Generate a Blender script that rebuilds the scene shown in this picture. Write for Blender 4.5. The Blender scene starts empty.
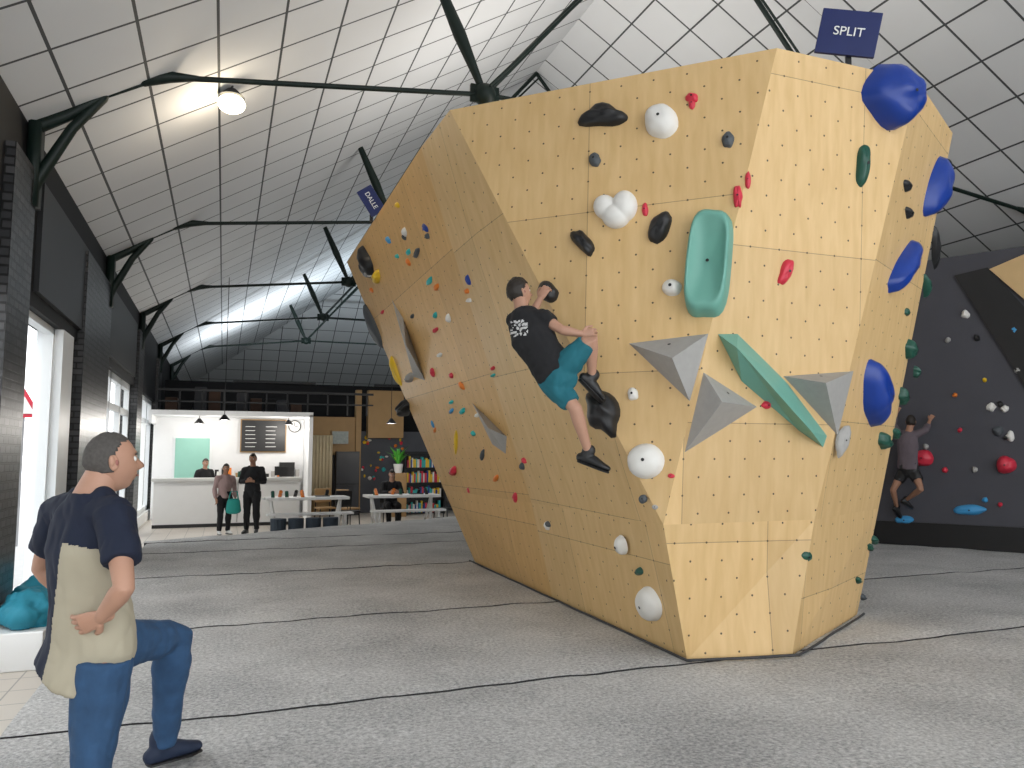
import bpy, math, random
from mathutils import Vector, Matrix, noise
random.seed(7)
V=Vector
sc=bpy.context.scene
# ------------------------------------------------------------------ camera
PSI=math.radians(20.5); TH=math.atan(71/769); FPX=769.0
CAM=V((0,0,1.4))
F=V((math.sin(PSI)*math.cos(TH),math.cos(PSI)*math.cos(TH),math.sin(TH)))
R=V((math.cos(PSI),-math.sin(PSI),0)); U=R.cross(F)
cd=bpy.data.cameras.new('camera'); cam=bpy.data.objects.new('camera',cd); sc.collection.objects.link(cam)
cd.sensor_width=36; cd.lens=FPX/1024*36; cd.clip_end=300
cam.matrix_world=Matrix(((R.x,U.x,-F.x,0),(R.y,U.y,-F.y,0),(R.z,U.z,-F.z,1.4),(0,0,0,1)))
sc.camera=cam
def ray(px,py): return F+R*((px-512)/FPX)+U*((384-py)/FPX)
def at(px,py,t): return CAM+ray(px,py)*t
# ------------------------------------------------------------------ materials
MATS={}
def _m(name):
    m=bpy.data.materials.new(name); m.use_nodes=True
    return m,m.node_tree.nodes,m.node_tree.links,m.node_tree.nodes['Principled BSDF']
def mat(name,col,rough=.6,var=.12,scale=6,metal=0,bump=0,emit=0,spec=None):
    if name in MATS: return MATS[name]
    m,n,l,b=_m(name)
    tc=n.new('ShaderNodeTexCoord'); nz=n.new('ShaderNodeTexNoise'); nz.inputs['Scale'].default_value=scale; nz.inputs['Detail'].default_value=4
    l.new(tc.outputs['Object'],nz.inputs['Vector'])
    mx=n.new('ShaderNodeMix'); mx.data_type='RGBA'
    mx.inputs[6].default_value=(*[c*(1-var) for c in col],1); mx.inputs[7].default_value=(*[min(1,c*(1+var)) for c in col],1)
    l.new(nz.outputs['Fac'],mx.inputs[0]); l.new(mx.outputs[2],b.inputs['Base Color'])
    b.inputs['Roughness'].default_value=rough; b.inputs['Metallic'].default_value=metal
    if spec is not None: b.inputs['Specular IOR Level'].default_value=spec
    if bump:
        bp=n.new('ShaderNodeBump'); bp.inputs['Strength'].default_value=bump; bp.inputs['Distance'].default_value=.01
        l.new(nz.outputs['Fac'],bp.inputs['Height']); l.new(bp.outputs[0],b.inputs['Normal'])
    if emit:
        b.inputs['Emission Color'].default_value=(*col,1); b.inputs['Emission Strength'].default_value=emit
    MATS[name]=m; return m
def math_(n,l,op,a,b=None):
    x=n.new('ShaderNodeMath'); x.operation=op
    for i,v in enumerate((a,b)):
        if v is None: continue
        if isinstance(v,(int,float)): x.inputs[i].default_value=v
        else: l.new(v,x.inputs[i])
    return x.outputs[0]
def grid_line(n,l,coord,period,width):
    f=math_(n,l,'FRACT',math_(n,l,'DIVIDE',coord,period))
    d=math_(n,l,'MINIMUM',f,math_(n,l,'SUBTRACT',1.0,f))
    return math_(n,l,'LESS_THAN',d,width/period/2)
def plywood(name,c1,c2):
    m,n,l,b=_m(name)
    uv=n.new('ShaderNodeUVMap'); sp=n.new('ShaderNodeSeparateXYZ'); l.new(uv.outputs[0],sp.inputs[0])
    u,v=sp.outputs[0],sp.outputs[1]
    mp=n.new('ShaderNodeMapping'); mp.inputs['Scale'].default_value=(7,1.1,1); l.new(uv.outputs[0],mp.inputs[0])
    nz=n.new('ShaderNodeTexNoise'); nz.inputs['Scale'].default_value=2.2; nz.inputs['Detail'].default_value=8; nz.inputs['Distortion'].default_value=.3
    l.new(mp.outputs[0],nz.inputs['Vector'])
    cr=n.new('ShaderNodeValToRGB'); cr.color_ramp.elements[0].position=.22; cr.color_ramp.elements[1].position=.8
    cr.color_ramp.elements[0].color=(*c2,1); cr.color_ramp.elements[1].color=(*c1,1); l.new(nz.outputs['Fac'],cr.inputs[0])
    pu=math_(n,l,'FLOOR',math_(n,l,'DIVIDE',u,1.5)); pv=math_(n,l,'FLOOR',math_(n,l,'DIVIDE',v,1.25))
    cb=n.new('ShaderNodeCombineXYZ'); l.new(pu,cb.inputs[0]); l.new(pv,cb.inputs[1])
    wn=n.new('ShaderNodeTexWhiteNoise'); wn.noise_dimensions='2D'; l.new(cb.outputs[0],wn.inputs['Vector'])
    tone=math_(n,l,'ADD',math_(n,l,'MULTIPLY',wn.outputs['Value'],.16),.88)
    def dots(off):
        fu=math_(n,l,'SUBTRACT',math_(n,l,'FRACT',math_(n,l,'ADD',math_(n,l,'DIVIDE',u,.25),off)),.5)
        fv=math_(n,l,'SUBTRACT',math_(n,l,'FRACT',math_(n,l,'ADD',math_(n,l,'DIVIDE',v,.25),off)),.5)
        d=math_(n,l,'SQRT',math_(n,l,'ADD',math_(n,l,'MULTIPLY',fu,fu),math_(n,l,'MULTIPLY',fv,fv)))
        return math_(n,l,'LESS_THAN',d,.031)
    hol=math_(n,l,'MAXIMUM',dots(0),dots(.5))
    seam=math_(n,l,'MAXIMUM',grid_line(n,l,u,1.5,.006),grid_line(n,l,v,1.25,.006))
    dark=math_(n,l,'MAXIMUM',math_(n,l,'MULTIPLY',hol,.85),math_(n,l,'MULTIPLY',seam,.45))
    fac=math_(n,l,'MULTIPLY',tone,math_(n,l,'SUBTRACT',1.0,dark))
    mx=n.new('ShaderNodeVectorMath'); mx.operation='SCALE'; l.new(cr.outputs[0],mx.inputs[0]); l.new(fac,mx.inputs['Scale'])
    l.new(mx.outputs[0],b.inputs['Base Color']); b.inputs['Roughness'].default_value=.5
    return m
def tiles(name,col,line,period,width,rough=.7,pv=None):
    m,n,l,b=_m(name)
    uv=n.new('ShaderNodeUVMap'); sp=n.new('ShaderNodeSeparateXYZ'); l.new(uv.outputs[0],sp.inputs[0])
    g=math_(n,l,'MAXIMUM',grid_line(n,l,sp.outputs[0],period,width),grid_line(n,l,sp.outputs[1],pv or period,width))
    nz=n.new('ShaderNodeTexNoise'); nz.inputs['Scale'].default_value=.9; l.new(uv.outputs[0],nz.inputs['Vector'])
    mx=n.new('ShaderNodeMix'); mx.data_type='RGBA'; mx.inputs[6].default_value=(*[c*.9 for c in col],1); mx.inputs[7].default_value=(*col,1); l.new(nz.outputs['Fac'],mx.inputs[0])
    m2=n.new('ShaderNodeMix'); m2.data_type='RGBA'; m2.inputs[7].default_value=(*line,1); l.new(mx.outputs[2],m2.inputs[6]); l.new(g,m2.inputs[0])
    l.new(m2.outputs[2],b.inputs['Base Color']); b.inputs['Roughness'].default_value=rough
    return m
def carpet():
    m,n,l,b=_m('grey_carpet')
    tc=n.new('ShaderNodeTexCoord')
    a=n.new('ShaderNodeTexNoise'); a.inputs['Scale'].default_value=42; a.inputs['Detail'].default_value=6; a.inputs['Roughness'].default_value=.8
    c=n.new('ShaderNodeTexNoise'); c.inputs['Scale'].default_value=1.1; c.inputs['Detail'].default_value=6
    l.new(tc.outputs['Object'],a.inputs['Vector']); l.new(tc.outputs['Object'],c.inputs['Vector'])
    s=math_(n,l,'ADD',math_(n,l,'MULTIPLY',a.outputs['Fac'],.76),math_(n,l,'MULTIPLY',c.outputs['Fac'],.24))
    cr=n.new('ShaderNodeValToRGB'); cr.color_ramp.elements[0].position=.38; cr.color_ramp.elements[1].position=.62
    cr.color_ramp.elements[0].color=(.25,.25,.252,1); cr.color_ramp.elements[1].color=(.70,.695,.685,1); l.new(s,cr.inputs[0])
    l.new(cr.outputs[0],b.inputs['Base Color']); b.inputs['Roughness'].default_value=.95; b.inputs['Specular IOR Level'].default_value=.1
    bp=n.new('ShaderNodeBump'); bp.inputs['Strength'].default_value=.6; bp.inputs['Distance'].default_value=.012; l.new(a.outputs['Fac'],bp.inputs['Height']); l.new(bp.outputs[0],b.inputs['Normal'])
    return m
def brick():
    m,n,l,b=_m('dark_painted_brick')
    uv=n.new('ShaderNodeUVMap'); br=n.new('ShaderNodeTexBrick'); br.inputs['Scale'].default_value=3.2
    br.inputs['Color1'].default_value=(.014,.014,.016,1); br.inputs['Color2'].default_value=(.055,.053,.055,1); br.inputs['Mortar'].default_value=(.002,.002,.002,1)
    br.inputs['Mortar Size'].default_value=.035
    l.new(uv.outputs[0],br.inputs['Vector']); l.new(br.outputs['Color'],b.inputs['Base Color']); b.inputs['Roughness'].default_value=.35
    bp=n.new('ShaderNodeBump'); bp.invert=True; bp.inputs['Distance'].default_value=.06; l.new(br.outputs['Fac'],bp.inputs['Height']); l.new(bp.outputs[0],b.inputs['Normal'])
    return m
PLY=plywood('birch_plywood',(.72,.50,.245),(.60,.39,.165))
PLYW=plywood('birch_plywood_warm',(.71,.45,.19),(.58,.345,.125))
CEIL=tiles('ceiling_tiles',(.72,.73,.74),(.06,.065,.068),.736,.03)
TILE=tiles('floor_tile',(.62,.56,.49),(.3,.28,.25),.35,.012,.35)
CARPET=carpet(); BRICK=brick()
WHITE=mat('white_paint',(.8,.8,.79),.5,.03); BLACK=mat('black_paint',(.010,.010,.011),.45,.2)
STEEL=mat('green_black_steel',(.004,.012,.009),.5,.2,spec=.3); DARK=mat('dark_wall',(.007,.007,.008),.6,.2,spec=.2)
FRAME=mat('window_frame_white',(.75,.77,.78),.4,.03)
HC={'black':mat('hold_black',(.010,.010,.011),.45,.2),'white':mat('hold_white',(.78,.76,.72),.5,.05),'red':mat('hold_red',(.62,.03,.06),.4,.1),
 'blue':mat('hold_blue',(.005,.038,.27),.35,.2),'mint':mat('hold_mint',(.15,.38,.31),.45,.08),'green':mat('hold_green',(.010,.075,.05),.4,.15),
 'grey':mat('hold_grey',(.36,.35,.335),.6,.1,20),'dgrey':mat('hold_dark_grey',(.07,.08,.09),.6,.1),'yellow':mat('hold_yellow',(.8,.52,.02),.4,.1),
 'teal':mat('hold_teal',(.02,.42,.42),.4,.1),'orange':mat('hold_orange',(.75,.2,.02),.4,.1),'sky':mat('hold_sky',(.05,.3,.6),.4,.1)}
NAVY=mat('navy_sign',(.007,.016,.10),.4,.1)
# ------------------------------------------------------------------ mesh builder
def empty(name,loc=(0,0,0)):
    e=bpy.data.objects.new(name,None); sc.collection.objects.link(e); e.location=loc; e.empty_display_size=.2; return e
class MB:
    def __init__(s): s.v=[]; s.f=[]; s.m=[]; s.uv=[]
    def poly(s,pts,m=0,uvs=None):
        i=len(s.v); s.v+= [V(p) for p in pts]; s.f.append(list(range(i,i+len(pts)))); s.m.append(m)
    def box(s,c,size,m=0,rot=0,M=None):
        c=V(c); sx,sy,sz=[d/2 for d in size]; i=len(s.v)
        Q=M if M else Matrix.Rotation(rot,3,'Z')
        for z in(-sz,sz):
            for x,y in((-sx,-sy),(sx,-sy),(sx,sy),(-sx,sy)): s.v.append(c+Q@V((x,y,z)))
        for f in((3,2,1,0),(4,5,6,7),(0,1,5,4),(1,2,6,5),(2,3,7,6),(3,0,4,7)): s.f.append([i+k for k in f]); s.m.append(m)
    def bb(s,a,b,m=0):
        s.box([(a[k]+b[k])/2 for k in range(3)],[abs(b[k]-a[k]) for k in range(3)],m)
    def tube(s,pts,rad,seg=12,side=None,m=0,rnd=True):
        pts=[V(p) for p in pts]; rad=[(r,r) if not isinstance(r,(tuple,list)) else tuple(r) for r in rad]
        n=len(pts); tan=[(pts[min(i+1,n-1)]-pts[max(i-1,0)]).normalized() for i in range(n)]
        sides=side if isinstance(side,list) else [side]*n
        rings=[]; prev=None
        for i in range(n):
            sd=sides[i]
            if sd is None: sd=prev if prev is not None else (V((0,0,1)) if abs(tan[i].z)<.8 else V((1,0,0)))
            sd=V(sd); sd=sd-tan[i]*sd.dot(tan[i])
            if sd.length<1e-4: sd=tan[i].orthogonal()
            sd.normalize(); prev=sd
            rings.append((pts[i],sd,tan[i].cross(sd),rad[i][0],rad[i][1],tan[i]))
        if rnd:
            def cap(rg,sg):
                p,a,b,ra,rb,t=rg; h=min(ra,rb); return [(p+t*sg*h*.55,a,b,ra*.83,rb*.83,t),(p+t*sg*h*.88,a,b,ra*.45,rb*.45,t)]
            rings=list(reversed(cap(rings[0],-1)))+rings+cap(rings[-1],1)
        i0=len(s.v)
        for p,a,b,ra,rb,t in rings:
            for k in range(seg):
                an=2*math.pi*k/seg; s.v.append(p+a*(ra*math.cos(an))+b*(rb*math.sin(an)))
        for j in range(len(rings)-1):
            for k in range(seg):
                a=i0+j*seg+k; b=i0+j*seg+(k+1)%seg; s.f.append([a,b,b+seg,a+seg]); s.m.append(m)
        s.f.append([i0+k for k in range(seg)][::-1]); s.m.append(m)
        e=i0+(len(rings)-1)*seg; s.f.append([e+k for k in range(seg)]); s.m.append(m)
    def ball(s,c,r,m=0,seg=16,rings=10,M=None):
        c=V(c); r=(r,r,r) if isinstance(r,(int,float)) else r; M=M or Matrix.Identity(3); i0=len(s.v)
        s.v.append(c+M@V((0,0,r[2])))
        for j in range(1,rings):
            t=math.pi*j/rings
            for k in range(seg):
                a=2*math.pi*k/seg; s.v.append(c+M@V((r[0]*math.sin(t)*math.cos(a),r[1]*math.sin(t)*math.sin(a),r[2]*math.cos(t))))
        s.v.append(c+M@V((0,0,-r[2]))); e=len(s.v)-1
        for k in range(seg):
            s.f.append([i0,i0+1+k,i0+1+(k+1)%seg]); s.m.append(m)
            b=i0+1+(rings-2)*seg; s.f.append([e,b+(k+1)%seg,b+k]); s.m.append(m)
        for j in range(rings-2):
            for k in range(seg):
                a=i0+1+j*seg+k; b=i0+1+j*seg+(k+1)%seg; s.f.append([a,a+seg,b+seg,b]); s.m.append(m)
    def obj(s,name,mats,parent=None,smooth=False,uv=None,bevel=0):
        me=bpy.data.meshes.new(name); me.from_pydata([tuple(v) for v in s.v],[],s.f)
        for m in mats: me.materials.append(m)
        for p,mi in zip(me.polygons,s.m): p.material_index=mi; p.use_smooth=smooth
        me.update()
        if uv:
            ul=me.uv_layers.new(name='UVMap')
            for p in me.polygons:
                for li in p.loop_indices:
                    ul.data[li].uv=uv(me.vertices[me.loops[li].vertex_index].co,p)
        o=bpy.data.objects.new(name,me); sc.collection.objects.link(o)
        if parent: o.parent=parent
        if bevel:
            b=o.modifiers.new('bevel','BEVEL'); b.width=bevel; b.segments=2; b.limit_method='ANGLE'
        return o
def autouv(co,p):
    n=p.normal
    if abs(n.z)>.7: return (co.x,co.y)
    h=V((-n.y,n.x,0)); h.normalize(); return (co.dot(h),co.z/ max(.2,math.sqrt(1-n.z*n.z)))
# ------------------------------------------------------------------ room shell
XL,XR,ZE,SL,XM=-1.8,12.76,4.54,.6,5.48
ZM=ZE+SL*(XM-XL); Y0,Y1,YH=-4.0,39.0,30.0
fl=MB(); fl.bb((XL-.3,Y0,-.45),(XR+.3,Y1,-.3)); fl.obj('floor',[TILE],uv=autouv)
ce=MB()
ce.poly([(XL-.35,Y0,ZE-.21),(XM,Y0,ZM),(XM,YH,ZM),(XL-.35,Y1,ZE-.21)])
ce.poly([(XM,Y0,ZM),(XR+.35,Y0,ZE-.21),(XR+.35,Y1,ZE-.21),(XM,YH,ZM)])
ce.poly([(XM,YH,ZM),(XR+.35,Y1,ZE-.21),(XL-.35,Y1,ZE-.21)])
K=math.sqrt(1+SL*SL)
def ceuv(co,p):
    if abs(p.normal.y)>.2: return (co.x,(co.z-ZE)*1.9)
    return ((co.x-XM)*K,co.y-.33)
o=ce.obj('ceiling',[CEIL],uv=ceuv); md=o.modifiers.new('th','SOLIDIFY'); md.thickness=.1; md.offset=0
# left wall
lw=MB()
HZ=2.85
lw.bb((XL-.3,Y0,HZ),(XL,Y1,ZE+.1),0)
piers=[(-4,-3.2),(2.2,3.2),(7.35,8.12),(11.1,13.4),(17.8,18.8),(23,24)]
for a,b in piers: lw.bb((XL-.3,a,-.3),(XL+.08,b,ZE-.5),1)
for a,b in((-4,2.2),(3.2,7.35),(8.12,11.1),(13.4,17.8),(18.8,23)): lw.bb((XL-.3,a,-.3),(XL,b,-.05),2)
lw.bb((XL-.3,24,-.3),(XL,Y1,HZ),0)
lw.obj('wall_left',[DARK,BRICK,WHITE],uv=autouv)
def window(name,y0,y1,z0,z1,x,nm=2,post=.07,tr=None):
    e=MB()
    e.bb((x-.05,y0,z0),(x+.05,y1,z0+post)); e.bb((x-.05,y0,z1-post),(x+.05,y1,z1))
    for k in range(nm+1):
        y=y0+(y1-y0-post)*k/nm; e.bb((x-.05,y,z0),(x+.05,y+post,z1))
    if tr: e.bb((x-.04,y0,tr),(x+.04,y1,tr+post))
    return e
w=window('w',8.12,10.1,-.05,HZ,XL-.12,1); w.bb((XL-.25,10.1,-.05),(XL+.02,10.75,HZ),0); w.bb((XL-.2,10.75,-.05),(XL-.1,11.1,HZ),0)
w.obj('window_1',[FRAME])
window('w',13.4,17.8,-.05,HZ,XL-.12,3,.12,2.2).obj('window_2',[FRAME])
window('w',18.8,23,-.05,HZ,XL-.12,3,.12,2.2).obj('window_3',[FRAME])
window('w',3.2,7.35,-.05,HZ,XL-.12,2).obj('window_4',[FRAME])
window('w',-3.2,2.2,-.05,HZ,XL-.12,2).obj('window_5',[FRAME])
t=MB(); t.bb((XL,8.6,3.0),(XL+.05,12.4,4.1),0); t.bb((XL,13.6,3.0),(XL+.05,17.5,4.1),0); t.obj('trim_1',[BLACK])
rw=MB(); rw.bb((XR,Y0,-.3),(XR+.3,Y1,ZE+.1)); rw.obj('wall_right',[DARK],uv=autouv)
bw=MB(); bw.bb((XL-.3,Y1,-.3),(XR+.3,Y1+.3,ZE+.1)); bw.obj('wall_back',[DARK],uv=autouv)
fw=MB()
for k in range(7):
    x=XL+(XR-XL)*k/6; z=ZE+SL*(min(x-XL,XR-x)); fw.bb((x-.06,Y0-.06,-.3),(x+.06,Y0+.06,z))
fw.bb((XL,Y0-.05,2.8),(XR,Y0+.05,2.95)); fw.bb((XL,Y0-.05,-.3),(XR,Y0+.05,-.1)); fw.obj('window_front',[FRAME])
# ------------------------------------------------------------------ outside
g=MB(); g.bb((-40,-30,-.6),(XL-.3,60,-.46)); g.obj('street_ground',[mat('asphalt_light',(.5,.5,.5),.9,.1)])
fa=MB(); fa.bb((-14,-10,-.5),(-13,50,8),0)
for y in range(-8,48,4):
    for z in(1.0,4.4): fa.bb((-13.02,y,z),(-12.95,y+1.4,z+1.8),1)
fa.obj('street_facade',[mat('facade_cream',(.85,.83,.78),.8,.05),mat('facade_glass',(.35,.42,.48),.3,.1)])
rs=empty('road_warning_sign'); c=at(24,408,16)
b=MB(); b.tube([(c.x,c.y,-.46),(c.x,c.y,c.z+.3)],[.03,.03],8,rnd=False); b.obj('pole',[mat('galvanised',(.4,.4,.42),.4,.1,metal=.6)],rs)
d=(CAM-c); d.z=0; d.normalize(); sd=V((-d.y,d.x,0))
b=MB(); b.poly([c+d*.05-sd*.34-V((0,0,.2)),c+d*.05+sd*.34-V((0,0,.2)),c+d*.05+V((0,0,.4))],0); b.poly([c+d*.07-sd*.2-V((0,0,.12)),c+d*.07+sd*.2-V((0,0,.12)),c+d*.07+V((0,0,.24))],1)
b.obj('plate',[HC['red'],WHITE],rs)
cr_=empty('parked_car',(-7.0,21.0,-.46)); cr_.rotation_euler=(0,0,math.radians(90))
b=MB()
prof=[(-2.1,.35),(-2.1,.75),(-1.9,.88),(-1.35,.95),(-.75,1.42),(.55,1.45),(1.15,1.0),(1.95,.85),(2.12,.6),(2.1,.35)]
for yy,sc_ in((-.85,1),(.85,1)):
    for x,z in prof: b.v.append(V((x,yy*(.86 if z>1.1 else 1),z)))
n_=len(prof)
for k in range(n_): b.f.append([k,(k+1)%n_,n_+(k+1)%n_,n_+k]); b.m.append(0)
b.f.append(list(range(n_))[::-1]); b.m.append(0); b.f.append([n_+k for k in range(n_)]); b.m.append(0)
b.obj('body',[mat('car_paint',(.03,.03,.04),.25,.1)],cr_,bevel=.04)
b=MB()
for x in(-1.35,1.35):
    for y in(-.8,.8): b.tube([(x,y-.1,.33),(x,y+.1,.33)],[.33,.33],20,rnd=False)
b.obj('wheels',[BLACK],cr_)
# ------------------------------------------------------------------ trusses
for ti,y in enumerate([-2.2,2.95,8.1,13.3,18.4,23.5,28.6]):
    e=empty('roof_truss'); b=MB()
    for s in(1,-1):
        X=lambda x:x if s==1 else 2*XM-x
        nd=(X(2.69),y,5.54)
        b.tube([(X(-.76),y,5.14),nd],[.03,.03],8)
        b.tube([(X(-.86),y,5.10),(X(-.62),y,5.16),(X(-.36),y,5.19)],[.08,.06,.03],8)
        b.tube([nd,(X(2.39),y,6.2),(X(2.09),y,6.85)],[.035,.08,.05],8)
        b.tube([nd,(XM,y,ZM-.1)],[.035,.035],8); b.tube([(X(2.72),y-.12,5.6),(XM,y-.12,ZM-.25)],[.018,.018],8)
        b.ball(nd,.13)
        b.box((X(2.69),y,5.54),(.34,.05,.2))
        b.tube([(X(-1.82),y,4.42),(X(-1.5),y,4.62),(X(-1.2),y,4.86)],[.07,.06,.05],8)
        b.tube([(X(-1.78),y,3.75),(X(-1.72),y,3.95),(X(-1.45),y,4.5),(X(-1.2),y,4.84)],[.05,.06,.05,.045],8)
        b.box((X(-1.74),y,4.1),(.1,.2,.8))
        b.tube([(X(-1.2),y,4.85),(X(-.76),y,5.1)],[.02,.02],8)
        a=V((X(-1.75),y,ZE-.0)); c=V((XM,y,ZM-.04)); b.tube([a,c],[.02,.02],6)
    b.tube([(2.69,y,5.54),(8.27,y,5.54)],[.028,.028],8)
    b.obj('truss_steel',[STEEL],e,smooth=True)
lp=empty('ceiling_lamp'); b=MB(); c=V((-.04,8.9,5.33))
b.tube([c+V((0,0,.28)),c+V((0,0,.1))],[.015,.015],8); b.tube([c+V((0,0,.17)),c+V((0,0,.08))],[.05,.14],16,rnd=False); b.obj('shade',[BLACK],lp)
b=MB(); b.ball(c,(.15,.15,.10)); b.obj('bulb',[mat('lamp_glow',(1,.88,.62),.5,0,emit=9)],lp,True)
l=bpy.data.lights.new('lamp','POINT'); l.energy=25; l.color=(1,.85,.65); l.shadow_soft_size=.15; lo=bpy.data.objects.new('lamp_light',l); sc.collection.objects.link(lo); lo.location=c-V((0,0,.35)); lo.parent=lp
def fill_uplight(x,y,z,sx,sy,e,col=(1,.97,.92)):  # added fill lamp in an invented housing, aimed up to brighten the ceiling
    p=empty('added_fill_uplight'); b=MB(); b.box((x,y,z),(sx+.05,sy+.05,.08)); b.obj('fill_housing',[BLACK],p)
    l=bpy.data.lights.new('up','AREA'); l.shape='RECTANGLE'; l.size=sx; l.size_y=sy; l.energy=e; l.color=col
    o=bpy.data.objects.new('fill_area_light',l); sc.collection.objects.link(o); o.location=(x,y,z+.06); o.rotation_euler=(math.pi,0,0); o.parent=p
fill_uplight(4.6,7.2,4.345,1.2,2.0,60); fill_uplight(4.2,10,4.345,1.2,2.0,90); fill_uplight(1.5,25.9,3.745,2.5,.18,200,(.88,.95,1)); fill_uplight(6,25.9,3.745,2.5,.18,200,(.75,.9,1))  # added fills, hidden on the boulder top and set on the far partition
for x,y,en in((0,19.0,60),(1.6,21.2,50),(4,19.5,60),(-.6,21.2,40)):
    p=empty('pendant_lamp'); b=MB(); b.tube([(x,y,2.33),(x,y,2.2)],[.03,.13],14,rnd=False); b.tube([(x,y,2.33),(x,y,ZE+SL*(x-XL)-.02 if y<20.9 else 2.4)],[.008,.008],6); b.obj('shade',[BLACK],p)
    l=bpy.data.lights.new('pend','POINT'); l.energy=en; l.color=(1,.95,.88); l.shadow_soft_size=.12; o=bpy.data.objects.new('pendant_light',l); sc.collection.objects.link(o); o.location=(x,y,2.1); o.parent=p
# ------------------------------------------------------------------ mats
def mv(x,y,z):
    return z+.014*noise.noise(V((x*1.3,y*.9,3)))+.012*noise.noise(V((x*3.2,y*2.6,9)))
def mat_slab(b,x0,x1,y0,y1,back=None):
    nx=max(2,int((x1-x0)/.1)); ny=max(2,int((y1-y0)/.1)); i0=len(b.v)
    for j in range(ny+1):
        for i in range(nx+1):
            x=x0+(x1-x0)*i/nx; ye=y1 if not back else back(x); y=y0+(ye-y0)*j/ny
            if j in(0,ny): y+=.03*noise.noise(V((x*1.1,4.6+round(y1 if j else y0),1)))+.012*noise.noise(V((x*6,7+round(y1 if j else y0),1)))
            z=mv(x,y,0)-( .008 if j in(0,ny) else 0)
            b.v.append(V((x,y,z)))
    W=nx+1
    for j in range(ny):
        for i in range(nx):
            a=i0+j*W+i; b.f.append([a,a+1,a+1+W,a+W]); b.m.append(0)
    def skirt(idx):
        k=len(b.v)
        for q in idx: p=b.v[q]; b.v.append(V((p.x,p.y,p.z)))
        k2=len(b.v)
        for q in idx: p=b.v[q]; b.v.append(V((p.x,p.y,-.3)))
        for q in range(len(idx)-1): b.f.append([k+q+1,k+q,k2+q,k2+q+1]); b.m.append(1)
    skirt([i0+i for i in range(W)][::-1]); skirt([i0+ny*W+i for i in range(W)]); skirt([i0+j*W for j in range(ny+1)])
g=.016
MATSIDE=mat('mat_side_dark',(.03,.03,.032),.9,.1)
b=MB()
mat_slab(b,-1.0,.0,3.7,4.6-g); mat_slab(b,.0,12.7,-3.5,4.6-g)
b.obj('crash_mat',[CARPET,MATSIDE],smooth=True)
ys=[4.6,6.95,9.9,12.3,13.8]
for a,c in zip(ys[:-1],ys[1:]):
    gg=g*(1+.12*(a-4.6)); gc=g*(1+.12*(c-4.6))
    b=MB(); mat_slab(b,-1.0-.05*(a-4.6)/4,12.7,a+gg,c-gc); b.obj('crash_mat',[CARPET,MATSIDE],smooth=True)
b=MB(); mat_slab(b,-1.15,12.7,13.8+g*2,17,back=lambda x:min(17.2,14.0+max(0,(x+1.15))*.52)); b.obj('crash_mat',[CARPET,MATSIDE],smooth=True)
# ------------------------------------------------------------------ main boulder
T=dict(Bn=(3.024,4.661,0),Bf=(3.142,9.79,0),Br=(3.79,4.516,0),Bd=(5.26,5.415,0),Bb=(5.35,9.79,0),
 K1=(2.80,4.57,.93),K0=(2.82,10.17,.93),Kt=(2.86,7.1,.93),K2=(4.06,4.55,.93),K3=(5.44,5.30,.93),Kb=(5.45,10.17,.93),
 P0=(1.656,11.54,4.3),P1=(1.698,6.04,4.3),T1=(1.66,6.90,4.3),P2=(3.618,4.261,4.3),P3=(4.96,4.264,4.3),P4=(6.09,4.90,4.3),P5=(6.1,11.54,4.3),Bt=(3.08,7.1,0))
T={k:V(v) for k,v in T.items()}
facets={'A2':['Kt','T1','P0','K0'],'A1':['K1','P1','T1','Kt'],'B':['K1','P2','P1'],'C':['K1','K2','P3','P2'],'D':['K2','K3','P4','P3'],
 'kA2':['Bt','Kt','K0','Bf'],'kA1':['Bn','K1','Kt','Bt'],'kC':['Bn','Br','K2','K1'],'kD':['Br','Bd','K3','K2'],
 'E':['K3','Kb','P5','P4'],'kE':['Bd','Bb','Kb','K3'],'Bk':['Kb','K0','P0','P5'],'kBk':['Bb','Bf','K0','Kb'],'top':['P1','P2','P3','P4','P5','P0','T1']}
PL={}
cen=V((4,7.5,2.2)); b=MB(); uvs=[]
for k,ids in facets.items():
    p=[T[i] for i in ids]; n=(p[1]-p[0]).cross(p[2]-p[0]).normalized()
    if n.dot(p[0]-cen)<0: n=-n; p=p[::-1]
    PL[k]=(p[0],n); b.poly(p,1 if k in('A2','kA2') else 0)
    h=V((0,0,1)).cross(n); h=h.normalized() if h.length>.1 else V((1,0,0)); up=n.cross(h)
    for q in p: uvs.append((q.dot(h)+.13*len(k),up.dot(q-V((0,0,0)))))
o=b.obj('climbing_boulder_wall',[PLY,PLYW])
ul=o.data.uv_layers.new(name='UVMap')
for li,l_ in enumerate(o.data.loops): ul.data[li].uv=uvs[l_.vertex_index]
b=MB(); off=[V((-.05,.1,0)),V((-.03,-.05,0)),V((.02,-.06,0)),V((.06,-.02,0))]
ps=[T['Bf']+off[0],T['Bn']+off[1],T['Br']+off[2],T['Bd']+off[3]]
pts=[]
for i in range(3):
    for k in range(14): q=ps[i].lerp(ps[i+1],k/14); pts.append(q+V((.012*noise.noise(q*3),.012*noise.noise(q*3+V((5,5,5))),.012)))
pts.append(ps[3]+V((0,0,.012))); b.tube(pts,[.010]*len(pts),6); b.obj('baseboard_boulder',[mat('rubber_edge',(.05,.05,.052),.8,.1)],smooth=True)
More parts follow.
